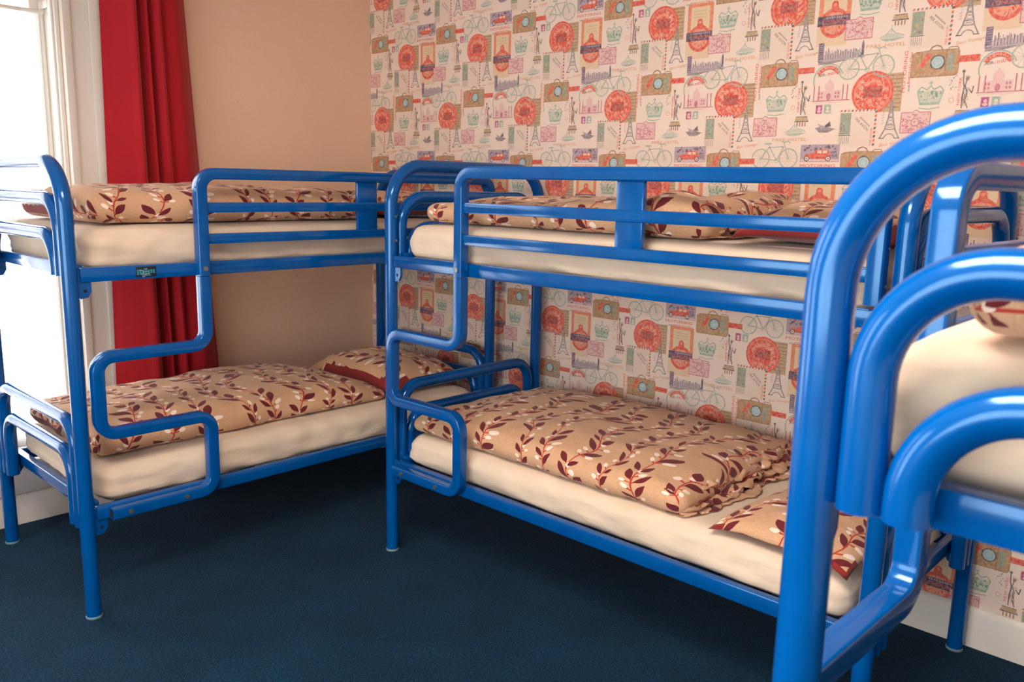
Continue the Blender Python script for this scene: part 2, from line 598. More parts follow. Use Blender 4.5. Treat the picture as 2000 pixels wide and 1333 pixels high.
# baseboards
pr = [(0, 0), (0.018, 0), (0.018, 0.125), (0.012, 0.138), (0.006, 0.145), (0, 0.145)]
m = MB()
m.sweep([(0.0, 0, 0), (ROOM_X, 0, 0)], [(-a, b) for a, b in pr], (0, 0, 1))
bb = m.build('baseboard_back', M_white, angle=25)
tag(bb, 'white skirting board under the wallpaper', 'baseboard', kind='structure')
m = MB()
m.sweep([(0, ROOM_Y, 0), (0, -0.02, 0)], [(-a, b) for a, b in pr], (0, 0, 1))
bl = m.build('baseboard_left', M_white, angle=25)
tag(bl, 'white skirting board along the window wall', 'baseboard', kind='structure')


def build_window(n, y0, y1, z0, z1):
    w = empty('window_%d' % n, (0, (y0 + y1) / 2, z0))
    tag(w, 'tall white sash window glowing with daylight' if n == 1 else 'second tall white sash window further along the wall', 'window', kind='structure')
    cy = (y0 + y1) / 2
    loc = lambda x, y, z: (x, y - cy, z - z0)
    B = lambda a, b, r=0.003: MB().bbox(loc(*a), loc(*b), r)
    f = MB()
    xo, xi = -0.24, -0.18
    f.bbox(loc(xo, y0, z0), loc(xi, y0 + 0.06, z1)); f.bbox(loc(xo, y1 - 0.06, z0), loc(xi, y1, z1))
    f.bbox(loc(xo, y0 + .06, z0), loc(xi, y1 - .06, z0 + 0.07)); f.bbox(loc(xo, y0 + .06, z1 - 0.07), loc(xi, y1 - .06, z1))
    f.build('sash_frame', M_white, w)
    zm = (z0 + z1) / 2
    B((xo - .01, y0 + .06, zm - 0.025), (xi + .01, y1 - .06, zm + 0.025)).build('meeting_rail', M_white, w)
    B((xo + .015, cy - 0.014, z0 + .07), (xi - .01, cy + 0.014, z1 - .07)).build('glazing_bar', M_white, w)
    for za, zb in ((z0 + .07, zm - .025), (zm + .025, z1 - .07)):
        for ya, yb in ((y0 + .06, cy - .014), (cy + .014, y1 - .06)):
            B((-0.213, ya, za), (-0.207, yb, zb), 0.001).build('pane', M_glass, w)
    # panelled reveal on the corner side, sill and architrave
    B((-0.17, y0 + .001, z0 - 0.03), (0.05, y1 - .001, z0 + 0.0), 0.006).build('sill', M_white, w)
    for yy, sg in ((y0, 1), (y1, -1)):
        r = MB()
        r.bbox(loc(-0.18, yy, z0), loc(-0.002, yy + sg * 0.018, z1))
        r.bbox(loc(-0.165, yy + sg * .018, z0 + .1), loc(-0.13, yy + sg * 0.028, z1 - .1))
        r.bbox(loc(-0.055, yy + sg * .018, z0 + .1), loc(-0.02, yy + sg * 0.028, z1 - .1))
        r.bbox(loc(-0.13, yy + sg * .018, z1 - .135), loc(-0.055, yy + sg * 0.028, z1 - .1))
        r.build('reveal_panel', M_white, w)
        a = MB()
        s0, s1 = yy, yy - sg * 0.17
        a.bbox(loc(0.0, min(s0, s1), 0.15), loc(0.022, max(s0, s1), z1 + 0.15), 0.004)
        a.bbox(loc(0.022, min(s0, s0 - sg * .035), 0.15), loc(0.034, max(s0, s0 - sg * .035), z1 + 0.02), 0.005)
        a.bbox(loc(0.022, min(s1, s1 + sg * .06), 0.15), loc(0.042, max(s1, s1 + sg * .06), z1 + 0.15), 0.006)
        a.build('architrave', M_white, w)
    B((0.0, y0 - .17, z1 + .001), (0.03, y1 + .17, z1 + .15), 0.006).build('head_architrave', M_white, w)
    B((0.001, y0 + .001, 0.146), (0.03, y1 - .001, z0 - .032), 0.004).build('apron_panel', M_white, w)
    return w


build_window(1, *WIN[0])
build_window(2, *WIN[1])


a0, a1, b0, b1 = FILL_WIN
w3 = empty('window_3', ((a0 + a1) / 2, ROOM_Y, b0))  # added unseen window, lets frontal daylight onto the bunks
tag(w3, 'wide white window added behind the viewer for fill light', 'window', kind='structure')
m = MB()
c3 = (a0 + a1) / 2
for xa, xb in ((a0, a0 + .07), (c3 - .04, c3 + .04), (a1 - .07, a1)):
    m.bbox((xa - c3, -.14, 0), (xb - c3, -.07, b1 - b0))
m.bbox((a0 + .07 - c3, -.14, 0), (a1 - .07 - c3, -.07, .07)).bbox((a0 + .07 - c3, -.14, b1 - b0 - .07), (a1 - .07 - c3, -.07, b1 - b0))
m.build('frame', M_white, w3)
for xa, xb in ((a0 + .07, c3 - .04), (c3 + .04, a1 - .07)):
    MB().bbox((xa - c3, -.108, .07), (xb - c3, -.102, b1 - b0 - .07), .001).build('pane', M_glass, w3)

# ------------------------------------------------------------------ net curtain and red curtain
def cloth_sheet(name, mat, ytop, ybot, z0, z1, fn, ny, nz, thick):
    vs, fs = [], []
    for j in range(nz + 1):
        t = j / nz
        z = z0 + (z1 - z0) * t
        a = ybot[0] + (ytop[0] - ybot[0]) * t
        b = ybot[1] + (ytop[1] - ybot[1]) * t
        for i in range(ny + 1):
            s = i / ny
            dx, dy = fn(s, t)
            vs.append((dx, a + (b - a) * s + dy, z))
    for j in range(nz):
        for i in range(ny):
            k = j * (ny + 1) + i
            fs.append((k, k + 1, k + ny + 2, k + ny + 1))
    o = finish(name, vs, fs, mat, angle=180)
    if thick:
        md = o.modifiers.new('thickness', 'SOLIDIFY'); md.thickness = thick
    return o


y0, y1, z0, z1 = WIN[0]


def f_net(s, t):
    return (-0.105 + 0.014 * math.sin(s * 62 + 1.2 * math.sin(s * 9)) * (0.6 + 0.4 * t) + 0.006 * math.sin(s * 23 + t * 2), 0.006 * math.cos(s * 62))


net = cloth_sheet('net_curtain', M_sheer, (y0 + .05, y1 - .05), (y0 + .05, y1 - .05), z0 + 0.03, 2.262, f_net, 220, 6, 0)
tag(net, 'sheer white net curtain hanging in front of the bright window', 'curtain')
rod = MB().sweep([(-0.105, y0 + .029, 2.27), (-0.105, y1 - .029, 2.27)], circ(0.009, 12), (0, 0, 1)).build('net_curtain_rod', M_white)
tag(rod, 'thin white rod across the top of the window holding the net curtain', 'curtain rod')

KN = [(0, -0.03), (.06, .0), (.14, .035), (.22, .066), (.30, .095), (.36, .055), (.405, -.01), (.43, .03), (.475, .06), (.505, .03), (.53, -.015), (.555, .03), (.60, .065), (.635, .05), (.66, .015), (.70, .035), (.80, .045), (.90, .01), (1.0, -.045)]


def f_red(s, t):
    for i in range(len(KN) - 1):
        if KN[i][0] <= s <= KN[i + 1][0]:
            break
    p0 = KN[max(i - 1, 0)][1]; p1 = KN[i][1]; p2 = KN[i + 1][1]; p3 = KN[min(i + 2, len(KN) - 1)][1]
    u = (s - KN[i][0]) / (KN[i + 1][0] - KN[i][0])
    c = 0.5 * ((2 * p1) + (p2 - p0) * u + (2 * p0 - 5 * p1 + 4 * p2 - p3) * u * u + (3 * p1 - p0 - 3 * p2 + p3) * u ** 3)
    k = 0.7 + 0.25 * (1 - t)
    return (0.083 + c * k + 0.006 * math.sin(t * 5 + s * 8), 0.012 * math.sin(t * 3 + s * 5) * math.sin(s * PI))


rc = cloth_sheet('red_curtain', M_curtain, (-1.52, -1.155), (-1.575, -1.00), 0.03, 2.75, f_red, 240, 30, 0.003)
tag(rc, 'long dark red curtain gathered in folds beside the window', 'curtain')


# ------------------------------------------------------------------ wallpaper print (flat ink on the back wall)
class Ink:
    def __init__(self):
        self.v, self.f, self.c, self.k = [], [], [], 0

    def poly(self, pts, c, up=True):
        if up: self.k += 1
        n = len(self.v)
        y = self.k
        self.v += [(p[0], y, p[1]) for p in pts]
        self.f.append(tuple(range(n, n + len(pts))))
        self.c.append(c)

    def rect(self, x0, z0, x1, z1, c): self.poly([(x0, z0), (x1, z0), (x1, z1), (x0, z1)], c)

    def line(self, a, b, w, c, up=True):
        dx, dz = b[0] - a[0], b[1] - a[1]
        l = math.hypot(dx, dz) or 1e-9
        nx, nz = -dz / l * w / 2, dx / l * w / 2
        self.poly([(a[0] - nx, a[1] - nz), (b[0] - nx, b[1] - nz), (b[0] + nx, b[1] + nz), (a[0] + nx, a[1] + nz)], c, up)

    def path(self, pts, w, c):
        self.k += 1
        for a, b in zip(pts, pts[1:]): self.line(a, b, w, c, False)

    def disc(self, x, z, r, c, n=20, rz=None, a0=0, a1=360):
        rz = rz or r
        n2 = max(3, int(n * (a1 - a0) / 360))
        self.poly([(x + r * math.cos(math.radians(a0 + (a1 - a0) * i / n2)), z + rz * math.sin(math.radians(a0 + (a1 - a0) * i / n2))) for i in range(n2 + (0 if a1 - a0 >= 360 else 1))], c)

    def ring(self, x, z, r, w, c, n=22, a0=0, a1=360):
        self.path([(x + r * math.cos(math.radians(a0 + (a1 - a0) * i / n)), z + r * math.sin(math.radians(a0 + (a1 - a0) * i / n))) for i in range(n + 1)], w, c)

    def text(self, s, x, z, width, height, c, rot=0.0, shear=0.0):
        """lettering: centre x,z; scaled to width x height"""
        key = (s, shear)
        if key not in TXT:
            cu = bpy.data.curves.new('t', 'FONT'); cu.body = s; cu.resolution_u = 2; cu.shear = shear
            ob = bpy.data.objects.new('t', cu); col.objects.link(ob)
            dg = bpy.context.evaluated_depsgraph_get()
            me = ob.evaluated_get(dg).to_mesh()
            vv = [(q.co.x, q.co.y) for q in me.vertices]
            ff = [tuple(q.vertices) for q in me.polygons]
            ob.evaluated_get(dg).to_mesh_clear()
            bpy.data.objects.remove(ob); bpy.data.curves.remove(cu)
            TXT[key] = (vv, ff)
        vv, ff = TXT[key]
        xs = [q[0] for q in vv]; ys_ = [q[1] for q in vv]
        w, h = max(xs) - min(xs), max(ys_) - min(ys_)
        cx, cy = (max(xs) + min(xs)) / 2, (max(ys_) + min(ys_)) / 2
        self.k += 1
        n = len(self.v)
        ca, sa = math.cos(math.radians(rot)), math.sin(math.radians(rot))
        for q in vv:
            a, b = (q[0] - cx) / w * width, (q[1] - cy) / h * height
            self.v.append((x + a * ca - b * sa, self.k, z + a * sa + b * ca))
        for q in ff:
            self.f.append(tuple(i + n for i in q)); self.c.append(c)


TXT = {}
RED, RED2, RED3 = lin(232, 84, 58), lin(242, 150, 122), lin(206, 62, 46)
TAN, TAN2, TAN3 = lin(190, 146, 100), lin(206, 168, 122), lin(160, 112, 78)
GRN, TEAL, BIKE = lin(150, 164, 140), lin(150, 186, 170), lin(168, 188, 176)
PINK, PINK2, PURP, INK = lin(204, 112, 132), lin(236, 196, 192), lin(104, 84, 116), lin(96, 84, 90)
ORTX, PAPER, SKYB, MAG = lin(224, 164, 112), lin(240, 218, 200), lin(178, 210, 214), lin(186, 62, 128)
BRN, GREY, LAV = lin(196, 164, 122), lin(142, 134, 140), lin(176, 160, 176)
K = Ink()
rnd = random.Random(5)


def m_circle(x, z):
    K.rect(x + .02, z - .068, x + .102, z + .062, BRN)
    for i in range(9): K.line((x + .035, z + .055 - i * .0135), (x + .099, z + .055 - i * .0135), .003, TAN3)
    K.disc(x, z, .074, RED, 36)
    K.ring(x, z, .064, .003, RED2, 30)
    for i in range(26):
        a = rnd.uniform(0, 6.28); r = rnd.uniform(.028, .058)
        K.disc(x + r * math.cos(a), z + r * math.sin(a), rnd.uniform(.003, .009), RED2, 7)
    for i in range(22):
        a = rnd.uniform(0, 6.28); r = rnd.uniform(.03, .06); t = a + rnd.uniform(-.5, .5)
        K.line((x + r * math.cos(a), z + r * math.sin(a)), (x + (r - .012) * math.cos(t), z + (r - .012) * math.sin(t)), .002, PAPER)
    for dx in (-.018, 0, .018): K.disc(x + dx, z + .04 - abs(dx) * .3, .008, RED2, 10)
    K.rect(x - .034, z - .018, x + .034, z + .022, RED3)
    K.path([(x - .03 + i * .006, z + .006 + .006 * math.sin(i * 2.2)) for i in range(11)], .0028, INK)
    for i in range(7): K.line((x - .026 + i * .008, z - .014), (x - .026 + i * .008, z - .004), .0026, INK)


def m_env(x, z):   # x,z = centre of its circle
    x0, x1, zt, zb = x - .113, x + .022, z - .057, z - .186
    K.rect(x0, zb, x1, zt, PAPER)
    for i in range(10):
        a = x0 + .004 + i * .0133
        K.poly([(a, zt - .006), (a + .006, zt - .006), (a + .009, zt + .001), (a + .003, zt + .001)], RED if i % 2 == 0 else INK)
    for i in range(9):
        a = zt - .006 - i * .0142
        K.poly([(x1 - .006, a), (x1 + .001, a + .002), (x1 + .001, a - .006), (x1 - .006, a - .008)], RED if i % 2 else INK)
    K.rect(x0 + .006, zt - .086, x0 + .045, zt - .01, GRN)
    for i in range(12): K.disc(x0 + rnd.uniform(.01, .04), zt - rnd.uniform(.015, .08), rnd.uniform(.003, .006), rnd.choice([TEAL, GREY, TAN2]), 6)
    K.line((x0 + .004, zt - .089), (x0 + .047, zt - .089), .003, INK)
    for i in range(6): K.line((x0 + .009 + i * .0066, zt - .094), (x0 + .009 + i * .0066, zt - .12), .002, GREY)
    K.text('PER AVION', x0 + .086, zt - .052, .062, .0105, INK, -42)
    for i in range(8): K.line((x0 + .078 + i * .0045, zt - .030 - i * .0042), (x0 + .082 + i * .0045, zt - .026 - i * .0042), .003, INK)
    K.text('PAR AVION', x1 - .0135, zt - .095, .058, .009, RED, 90)


def m_eiffel(x, z):  # centre base
    c = GREY
    K.path([(x - .033, z), (x - .018, z + .03), (x - .008, z + .07), (x - .0015, z + .13)], .0042, c)
    K.path([(x + .033, z), (x + .018, z + .03), (x + .008, z + .07), (x + .0015, z + .13)], .0042, c)
    for h, w in ((.03, .02), (.045, .015), (.07, .01), (.09, .007)): K.line((x - w, z + h), (x + w, z + h), .003, c)
    for i in range(6):
        h = .032 + i * .012; w = .017 - i * .0022
        K.line((x - w, z + h), (x + w, z + h + .011), .0014, c); K.line((x + w, z + h), (x - w, z + h + .011), .0014, c)
    K.ring(x, z - .004, .019, .003, c, 12, 10, 170)
    K.line((x - .036, z), (x - .018, z), .003, INK); K.line((x + .018, z), (x + .036, z), .003, INK)
    for i in range(7): K.line((x - .032 + rnd.uniform(0, .006), z + .05 + i * .009), (x - .022, z + .055 + i * .009), .002, LAV)
    K.text('Bon Voyage', x + .012, z - .02, .088, .014, ORTX if x > .2 else RED2, 8, .25)


def m_suit(x, z):
    c = [(x - .083, z - .045), (x + .06, z - .045), (x + .066, z - .036), (x + .066, z + .03), (x + .06, z + .038), (x - .02, z + .04), (x - .072, z + .036), (x - .083, z + .03)]
    K.poly(c, TAN)
    K.rect(x + .03, z - .03, x + .05, z + .026, GRN)
    for i in range(14): K.line((x - .08 + rnd.uniform(0, .13), z - .042 + rnd.uniform(0, .075)), (x - .06 + rnd.uniform(0, .11), z - .042 + rnd.uniform(0, .075)), .0014, rnd.choice([TAN2, TAN3, BRN]))
    K.line((x - .052, z - .045), (x - .052, z + .037), .003, TAN3); K.line((x + .026, z - .045), (x + .026, z + .037), .003, TAN3)
    K.path(c + [c[0]], .0022, TAN3)
    K.path([(x - .028, z + .04), (x - .022, z + .05), (x - .008, z + .055), (x + .006, z + .05), (x + .012, z + .04)], .004, TAN3)
    K.path([(x + .028, z + .036), (x + .034, z + .046), (x + .058, z + .046), (x + .064, z + .036)], .0025, TAN3)
    K.poly([(x - .062, z - .012), (x - .046, z - .014), (x - .02, z + .026), (x - .036, z + .03)], RED)
    K.disc(x, z, .0245, INK, 20); K.disc(x, z, .0195, SKYB, 18)
    K.ring(x, z, .013, .002, TEAL, 12)
    K.rect(x + .064, z - .005, x + .13, z + .016, RED)
    for i in range(9): K.line((x + .07 + i * .0066, z), (x + .07 + i * .0066, z + .011), .0022, RED3)


def m_bike(x1, z1, x2, z2):
    c, w = BIKE, .0034
    for x, z in ((x1, z1), (x2, z2)):
        K.ring(x, z, .036, .0042, c, 22)
        for i in range(6):
            a = i * PI / 6
            K.line((x - .034 * math.cos(a), z - .034 * math.sin(a)), (x + .034 * math.cos(a), z + .034 * math.sin(a)), .0009, c)
    bx, bz = x1 + .066, (z1 + z2) / 2 - .008
    sx, sz = x1 + .028, z1 + .052
    hx, hz = x2 - .022, z2 + .052
    # saddle over the rear wheel, bars over the front one
    K.path([(x1, z1), (sx + .004, sz - .01), (hx, hz - .008), (bx, bz), (sx + .002, sz)], w, c)
    K.path([(x1, z1), (bx, bz)], w, c)
    K.path([(x2, z2), (hx, hz + .008), (hx + .012, hz + .01)], w, c)
    K.line((sx - .014, sz + .004), (sx + .014, sz + .004), .006, c)
    K.path([(hx - .012, hz + .012), (hx + .004, hz + .009), (hx + .02, hz + .012), (hx + .026, hz + .004)], w, c)
    K.ring(bx, bz, .008, .002, c, 10)


def m_car(x, z):  # lower left corner of panel
    K.rect(x, z, x + .149, z + .063, LAV)
    for i in range(24): K.disc(x + rnd.uniform(.006, .143), z + rnd.uniform(.04, .061), rnd.uniform(.003, .007), rnd.choice([PURP, INK, LAV, PURP]), 6)
    for i in range(10): K.line((x + .1 + rnd.uniform(0, .04), z + rnd.uniform(.01, .04)), (x + .1 + rnd.uniform(0, .045), z + rnd.uniform(.01, .04)), .002, PURP)
    K.rect(x + .002, z + .002, x + .147, z + .009, PINK2)
    K.poly([(x + .016, z + .014), (x + .116, z + .014), (x + .116, z + .03), (x + .11, z + .044), (x + .062, z + .044), (x + .054, z + .032), (x + .02, z + .028)], RED)
    K.rect(x + .066, z + .031, x + .082, z + .041, PAPER); K.rect(x + .087, z + .031, x + .103, z + .041, PAPER)
    K.line((x + .014, z + .014), (x + .12, z + .014), .004, RED3)
    for dx in (.026, .108):
        K.disc(x + dx, z + .012, .011, INK, 14); K.disc(x + dx, z + .012, .007, PAPER, 12); K.disc(x + dx, z + .012, .003, INK, 8)
    K.text('MOTORING', x + .069, z - .0145, .135, .0125, RED)
    K.text('and', x + .028, z - .033, .022, .008, INK)
    K.text('BIKING Map', x + .092, z - .033, .098, .0115, RED)


def m_air(x, z):
    K.ring(x, z, .055, .004, TEAL, 24, 20, 200)
    K.ring(x, z, .043, .014, RED, 20, 28, 152)
    for i in range(8):
        a = math.radians(140 - i * 14.3)
        K.text('TAJMAHAL'[i], x + .043 * math.cos(a), z + .043 * math.sin(a), .007, .008, PAPER, math.degrees(a) - 90)
    K.text('AIR-', x - .024, z + .018, .034, .010, INK, 6)
    K.text('INDIA', x + .018, z + .023, .042, .010, RED, 10)
    # domed mausoleum with minarets
    zb = z - .072
    K.rect(x - .038, zb, x + .05, zb + .034, PINK2)
    K.rect(x - .008, zb, x + .02, zb + .04, PINK2)
    K.disc(x + .006, zb + .048, .017, PINK2, 16); K.poly([(x - .002, zb + .06), (x + .014, zb + .06), (x + .006, zb + .076)], PINK2)
    K.disc(x + .006, zb + .012, .008, PINK, 12, .013)
    for dx in (-.03, -.02, .032, .042):
        for dz in (.007, .02): K.rect(x + dx - .003, zb + dz, x + dx + .003, zb + dz + .008, PINK)
    for dx in (-.05, -.032, .058, .074):
        K.rect(x + dx - .002, zb, x + dx + .002, zb + .052, PINK)
    K.line((x - .056, zb - .002), (x + .085, zb - .002), .003, PINK)
    K.path([(x - .052, zb - .009), (x - .02, zb - .006), (x + .03, zb - .01), (x + .06, zb - .006)], .002, PINK2)


def m_crown(x, z):
    c = TEAL
    K.poly([(x - .032, z - .032), (x + .032, z - .032), (x + .043, z + .014), (x - .043, z + .014)], lin(204, 208, 188))
    K.path([(x - .03, z - .03), (x - .042, z + .014), (x - .03, z + .028), (x - .012, z + .018), (x, z + .03), (x + .012, z + .018), (x + .03, z + .028), (x + .042, z + .014), (x + .03, z - .03)], .0034, c)
    K.line((x - .03, z - .028), (x + .03, z - .028), .008, c)
    K.line((x, z + .028), (x, z + .048), .003, c); K.line((x - .007, z + .04), (x + .007, z + .04), .003, c)
    for i in range(26): K.disc(x + rnd.uniform(-.036, .036), z + rnd.uniform(-.018, .014), rnd.uniform(.002, .0055), rnd.choice([c, GRN, lin(110, 160, 140)]), 6)
    K.path([(x - .034, z - .042), (x, z - .046), (x + .034, z - .041)], .003, c)


def m_liberty(x, z):   # top of torch
    c = INK
    K.path([(x, z), (x + .001, z - .03), (x + .006, z - .05), (x + .002, z - .08), (x + .003, z - .118)], .0034, c)
    K.path([(x + .012, z - .026), (x + .008, z - .045), (x + .016, z - .07), (x + .012, z - .095), (x + .022, z - .118)], .003, c)
    K.disc(x + .013, z - .024, .0055, TAN3, 9)
    for a in (30, 60, 90, 120): K.line((x + .013, z - .024), (x + .013 + .011 * math.cos(math.radians(a)), z - .024 + .011 * math.sin(math.radians(a))), .0015, c)
    K.disc(x, z + .001, .005, c, 8)
    K.path([(x + .02, z - .055), (x + .03, z - .07), (x + .034, z - .048)], .0032, c)
    for i in range(14): K.line((x + rnd.uniform(.002, .02), z - rnd.uniform(.045, .112)), (x + rnd.uniform(.002, .022), z - rnd.uniform(.045, .116)), .0014, rnd.choice([GREY, TAN3, c]))
    zp = z - .125
    K.poly([(x - .014, zp), (x + .03, zp), (x + .034, zp - .016), (x - .018, zp - .016)], BRN)
    K.path([(x - .014, zp), (x + .03, zp)], .0024, c); K.line((x - .02, zp - .017), (x + .036, zp - .017), .004, c)
    for i in range(4): K.line((x - .008 + i * .0105, zp - .02), (x - .008 + i * .0105, zp - .035), .004, TAN3)
    K.text('NEW YORK', x - .0085, z - .062, .09, .009, RED, 90)
    for i in range(12): K.disc(x - .04 + rnd.uniform(0, .03), z - .01 - rnd.uniform(0, .045), .0022, GREY, 5)
    K.ring(x - .03, z - .09, .008, .0016, ORTX, 10)


def m_stamps(x, z):
    for dx, c, c2 in ((0, MAG, PINK2), (.032, TEAL, PAPER)):
        K.rect(x + dx - .0145, z - .018, x + dx + .0145, z + .018, PAPER)
        K.rect(x + dx - .012, z - .0155, x + dx + .012, z + .0155, c)
        K.disc(x + dx + .001, z + .003, .006, c2, 8); K.disc(x + dx + .001, z - .008, .008, c2, 8, .005)


def m_arms(x0, z0):
    x1, z1 = x0 + .096, z0 + .068
    K.rect(x0, z0, x1, z1, PINK2)
    K.path([(x0, z0), (x1, z0), (x1, z1), (x0 + .06, z1), (x0 + .048, z1 + .008), (x0 + .036, z1), (x0, z1), (x0, z0)], .003, PINK)
    cx, cz = x0 + .048, z0 + .034
    K.ring(cx, cz, .013, .0025, PINK, 14)
    for i in range(84):
        a, b = x0 + rnd.uniform(.005, .09), z0 + rnd.uniform(.004, .063)
        K.line((a, b), (a + rnd.uniform(-.012, .012), b + rnd.uniform(-.009, .009)), .0024, PINK)


def m_boat(x, z):
    K.path([(x - .042, z - .008), (x - .02, z + .004), (x - .004, z + .022), (x + .006, z + .008), (x + .04, z - .004)], .0022, TEAL)
    K.poly([(x - .036, z - .008), (x - .012, z + .006), (x + .012, z + .004), (x + .036, z - .008)], lin(200, 206, 192))
    for i in range(5): K.line((x - .04 + i * .004, z - .012 - i * .0016), (x + .04 - i * .008, z - .011 - i * .0018), .0018, BIKE)
    K.line((x - .004, z + .006), (x - .004, z + .034), .0016, BIKE)


def m_bird(x, z):
    K.poly([(x - .036, z + .002), (x - .022, z - .012), (x + .01, z - .012), (x + .034, z - .002), (x + .014, z + .004), (x - .01, z + .008)], GREY)
    K.poly([(x - .006, z + .004), (x + .018, z + .026), (x + .022, z + .006)], INK)
    K.poly([(x - .012, z - .004), (x - .03, z + .018), (x + .004, z + .006)], LAV)
    K.path([(x - .036, z + .002), (x - .018, z - .014), (x + .012, z - .014), (x + .036, z - .002)], .002, INK)
    for i in range(10): K.disc(x + rnd.uniform(-.01, .06), z - rnd.uniform(0, .03), .0018, ORTX, 5)


def m_poster(x0, z0):  # lower left of the orange panel
    x1, z1 = x0 + .118, z0 + .139
    K.rect(x0 - .003, z0 - .075, x0 + .11, z0 + .01, lin(236, 206, 170))
    K.rect(x0, z0, x1, z1, lin(236, 138, 92))
    K.rect(x0 + .016, z0 + .04, x1 - .016, z1 - .012, lin(238, 208, 170))
    for i in range(3): K.line((x0 + .03, z1 - .028 - i * .012), (x1 - .03, z1 - .028 - i * .012), .005, lin(216, 196, 150))
    cx = x0 + .059
    K.disc(cx, z0 + .004, .052, RED, 28); K.disc(cx, z0 + .004, .04, RED2, 24)
    K.disc(cx, z0 + .068, .013, RED, 12); K.poly([(cx - .02, z0 + .04), (cx + .02, z0 + .04), (cx + .01, z0 + .07), (cx - .01, z0 + .07)], RED)
    K.disc(cx, z0 + .067, .006, RED2, 8)
    for i in range(20):
        a = rnd.uniform(3.3, 6.1); r = rnd.uniform(.03, .05)
        K.line((cx + r * math.cos(a), z0 + .004 + r * math.sin(a)), (cx + (r - .01) * math.cos(a + .2), z0 + .004 + (r - .01) * math.sin(a + .2)), .0022, RED3)
    K.rect(x0 - .003, z0 - .004, x1 - .002, z0 + .030, lin(84, 60, 92))
    for i in range(9): K.rect(x0 + .03 + i * .009, z0 + .02, x0 + .036 + i * .009, z0 + .027, LAV)
    K.text('LONDON', cx + .003, z0 + .0085, .088, .015, RED)


def m_skyline(x, z):
    K.rect(x, z, x + .02, z + .066, PURP)
    for i in range(8): K.line((x + .002, z + .006 + i * .0075), (x + .018, z + .008 + i * .0075), .002, LAV)
    for i in range(30):
        a = x + .022 + i * .0046; h = .018 + .014 * abs(math.sin(i * 1.3)) + (.012 if i % 7 == 3 else 0)
        K.rect(a, z + .006, a + .0032, z + .006 + h, PURP if i % 2 else LAV)
    K.rect(x + .158, z + .004, x + .167, z + .048, PURP); K.poly([(x + .157, z + .048), (x + .168, z + .048), (x + .1625, z + .066)], PURP)
    K.line((x + .002, z + .004), (x + .172, z + .008), .004, LAV)
    for i in range(6): K.line((x + .002, z - i * .002), (x + .12 - i * .012, z + .003 - i * .002), .0012, PURP)


m_poster(.346, .491); m_skyline(.356, .362)
m_arms(.450, .431); m_arms(.116, .101)
m_circle(.228, .567); m_circle(.009, .243)
m_env(.228, .567); m_env(.009, .243)
m_eiffel(.300, .410); m_eiffel(.081, .084)
m_crown(.531, .556); m_crown(.204, .224)
m_liberty(.073, .623); m_liberty(.303, .294)
m_stamps(.114, .624); m_stamps(.376, .193)
m_bird(.404, .124); m_boat(.059, .433); m_boat(.290, .120)
K.text('PARK-HOTEL', .040, .401, .134, .0125, ORTX); K.text('PARK-HOTEL', .269, .086, .138, .0125, ORTX)
K.text('MOTORING', .113, .306, .138, .012, RED, 90); K.text('BIKING Map', .131, .318, .105, .011, RED, 90); K.text('and', .131, .25, .02, .008, INK, 90)
m_air(.402, .297)
m_bike(.475, .330, .597, .332); m_bike(.156, .016, .270, .016)
m_car(.318, .003); m_suit(0, 0); m_suit(.217, .330)

PX, PZ, OX, OZ = .558, .6625, 2.33, 1.671
vs, fs, cs = [], [], []
dy = 0.0012 / K.k
for i in range(-5, 4):
    for j in range(-3, 2):
        n = len(vs)
        # tiles at the room edges run into the solid side wall, skirting and ceiling
        ok = []
        for (x, k, z) in K.v:
            vs.append((x + OX + i * PX, -0.0003 - k * dy, z + OZ + j * PZ))
        for f, c in zip(K.f, K.c):
            q = [vs[n + a] for a in f]
            if max(p[0] for p in q) < -0.004 or max(p[2] for p in q) < 0.12 or min(p[2] for p in q) > ROOM_H or min(p[0] for p in q) > 4.9:
                continue
            fs.append(tuple(a + n for a in f)); cs.append(c)
me = bpy.data.meshes.new('wallpaper_print')
me.from_pydata(vs, [], fs)
me.materials.append(M_print)
at = me.color_attributes.new('ink', 'FLOAT_COLOR', 'CORNER')
buf = []
for f, c in zip(fs, cs): buf += list(c) * len(f)
at.data.foreach_set('color', buf)
me.update()
wp = bpy.data.objects.new('wallpaper_print', me)
col.objects.link(wp)
wp.parent = wb
wp['label'] = 'vintage travel print of suitcases, stamps, bicycles and monuments'

# ------------------------------------------------------------------ bunk beds
L, W = 2.0, 0.897
RT = 0.026          # tube radius of posts
Z_LO, Z_UP = 0.388, 1.243
LADX = 0.453


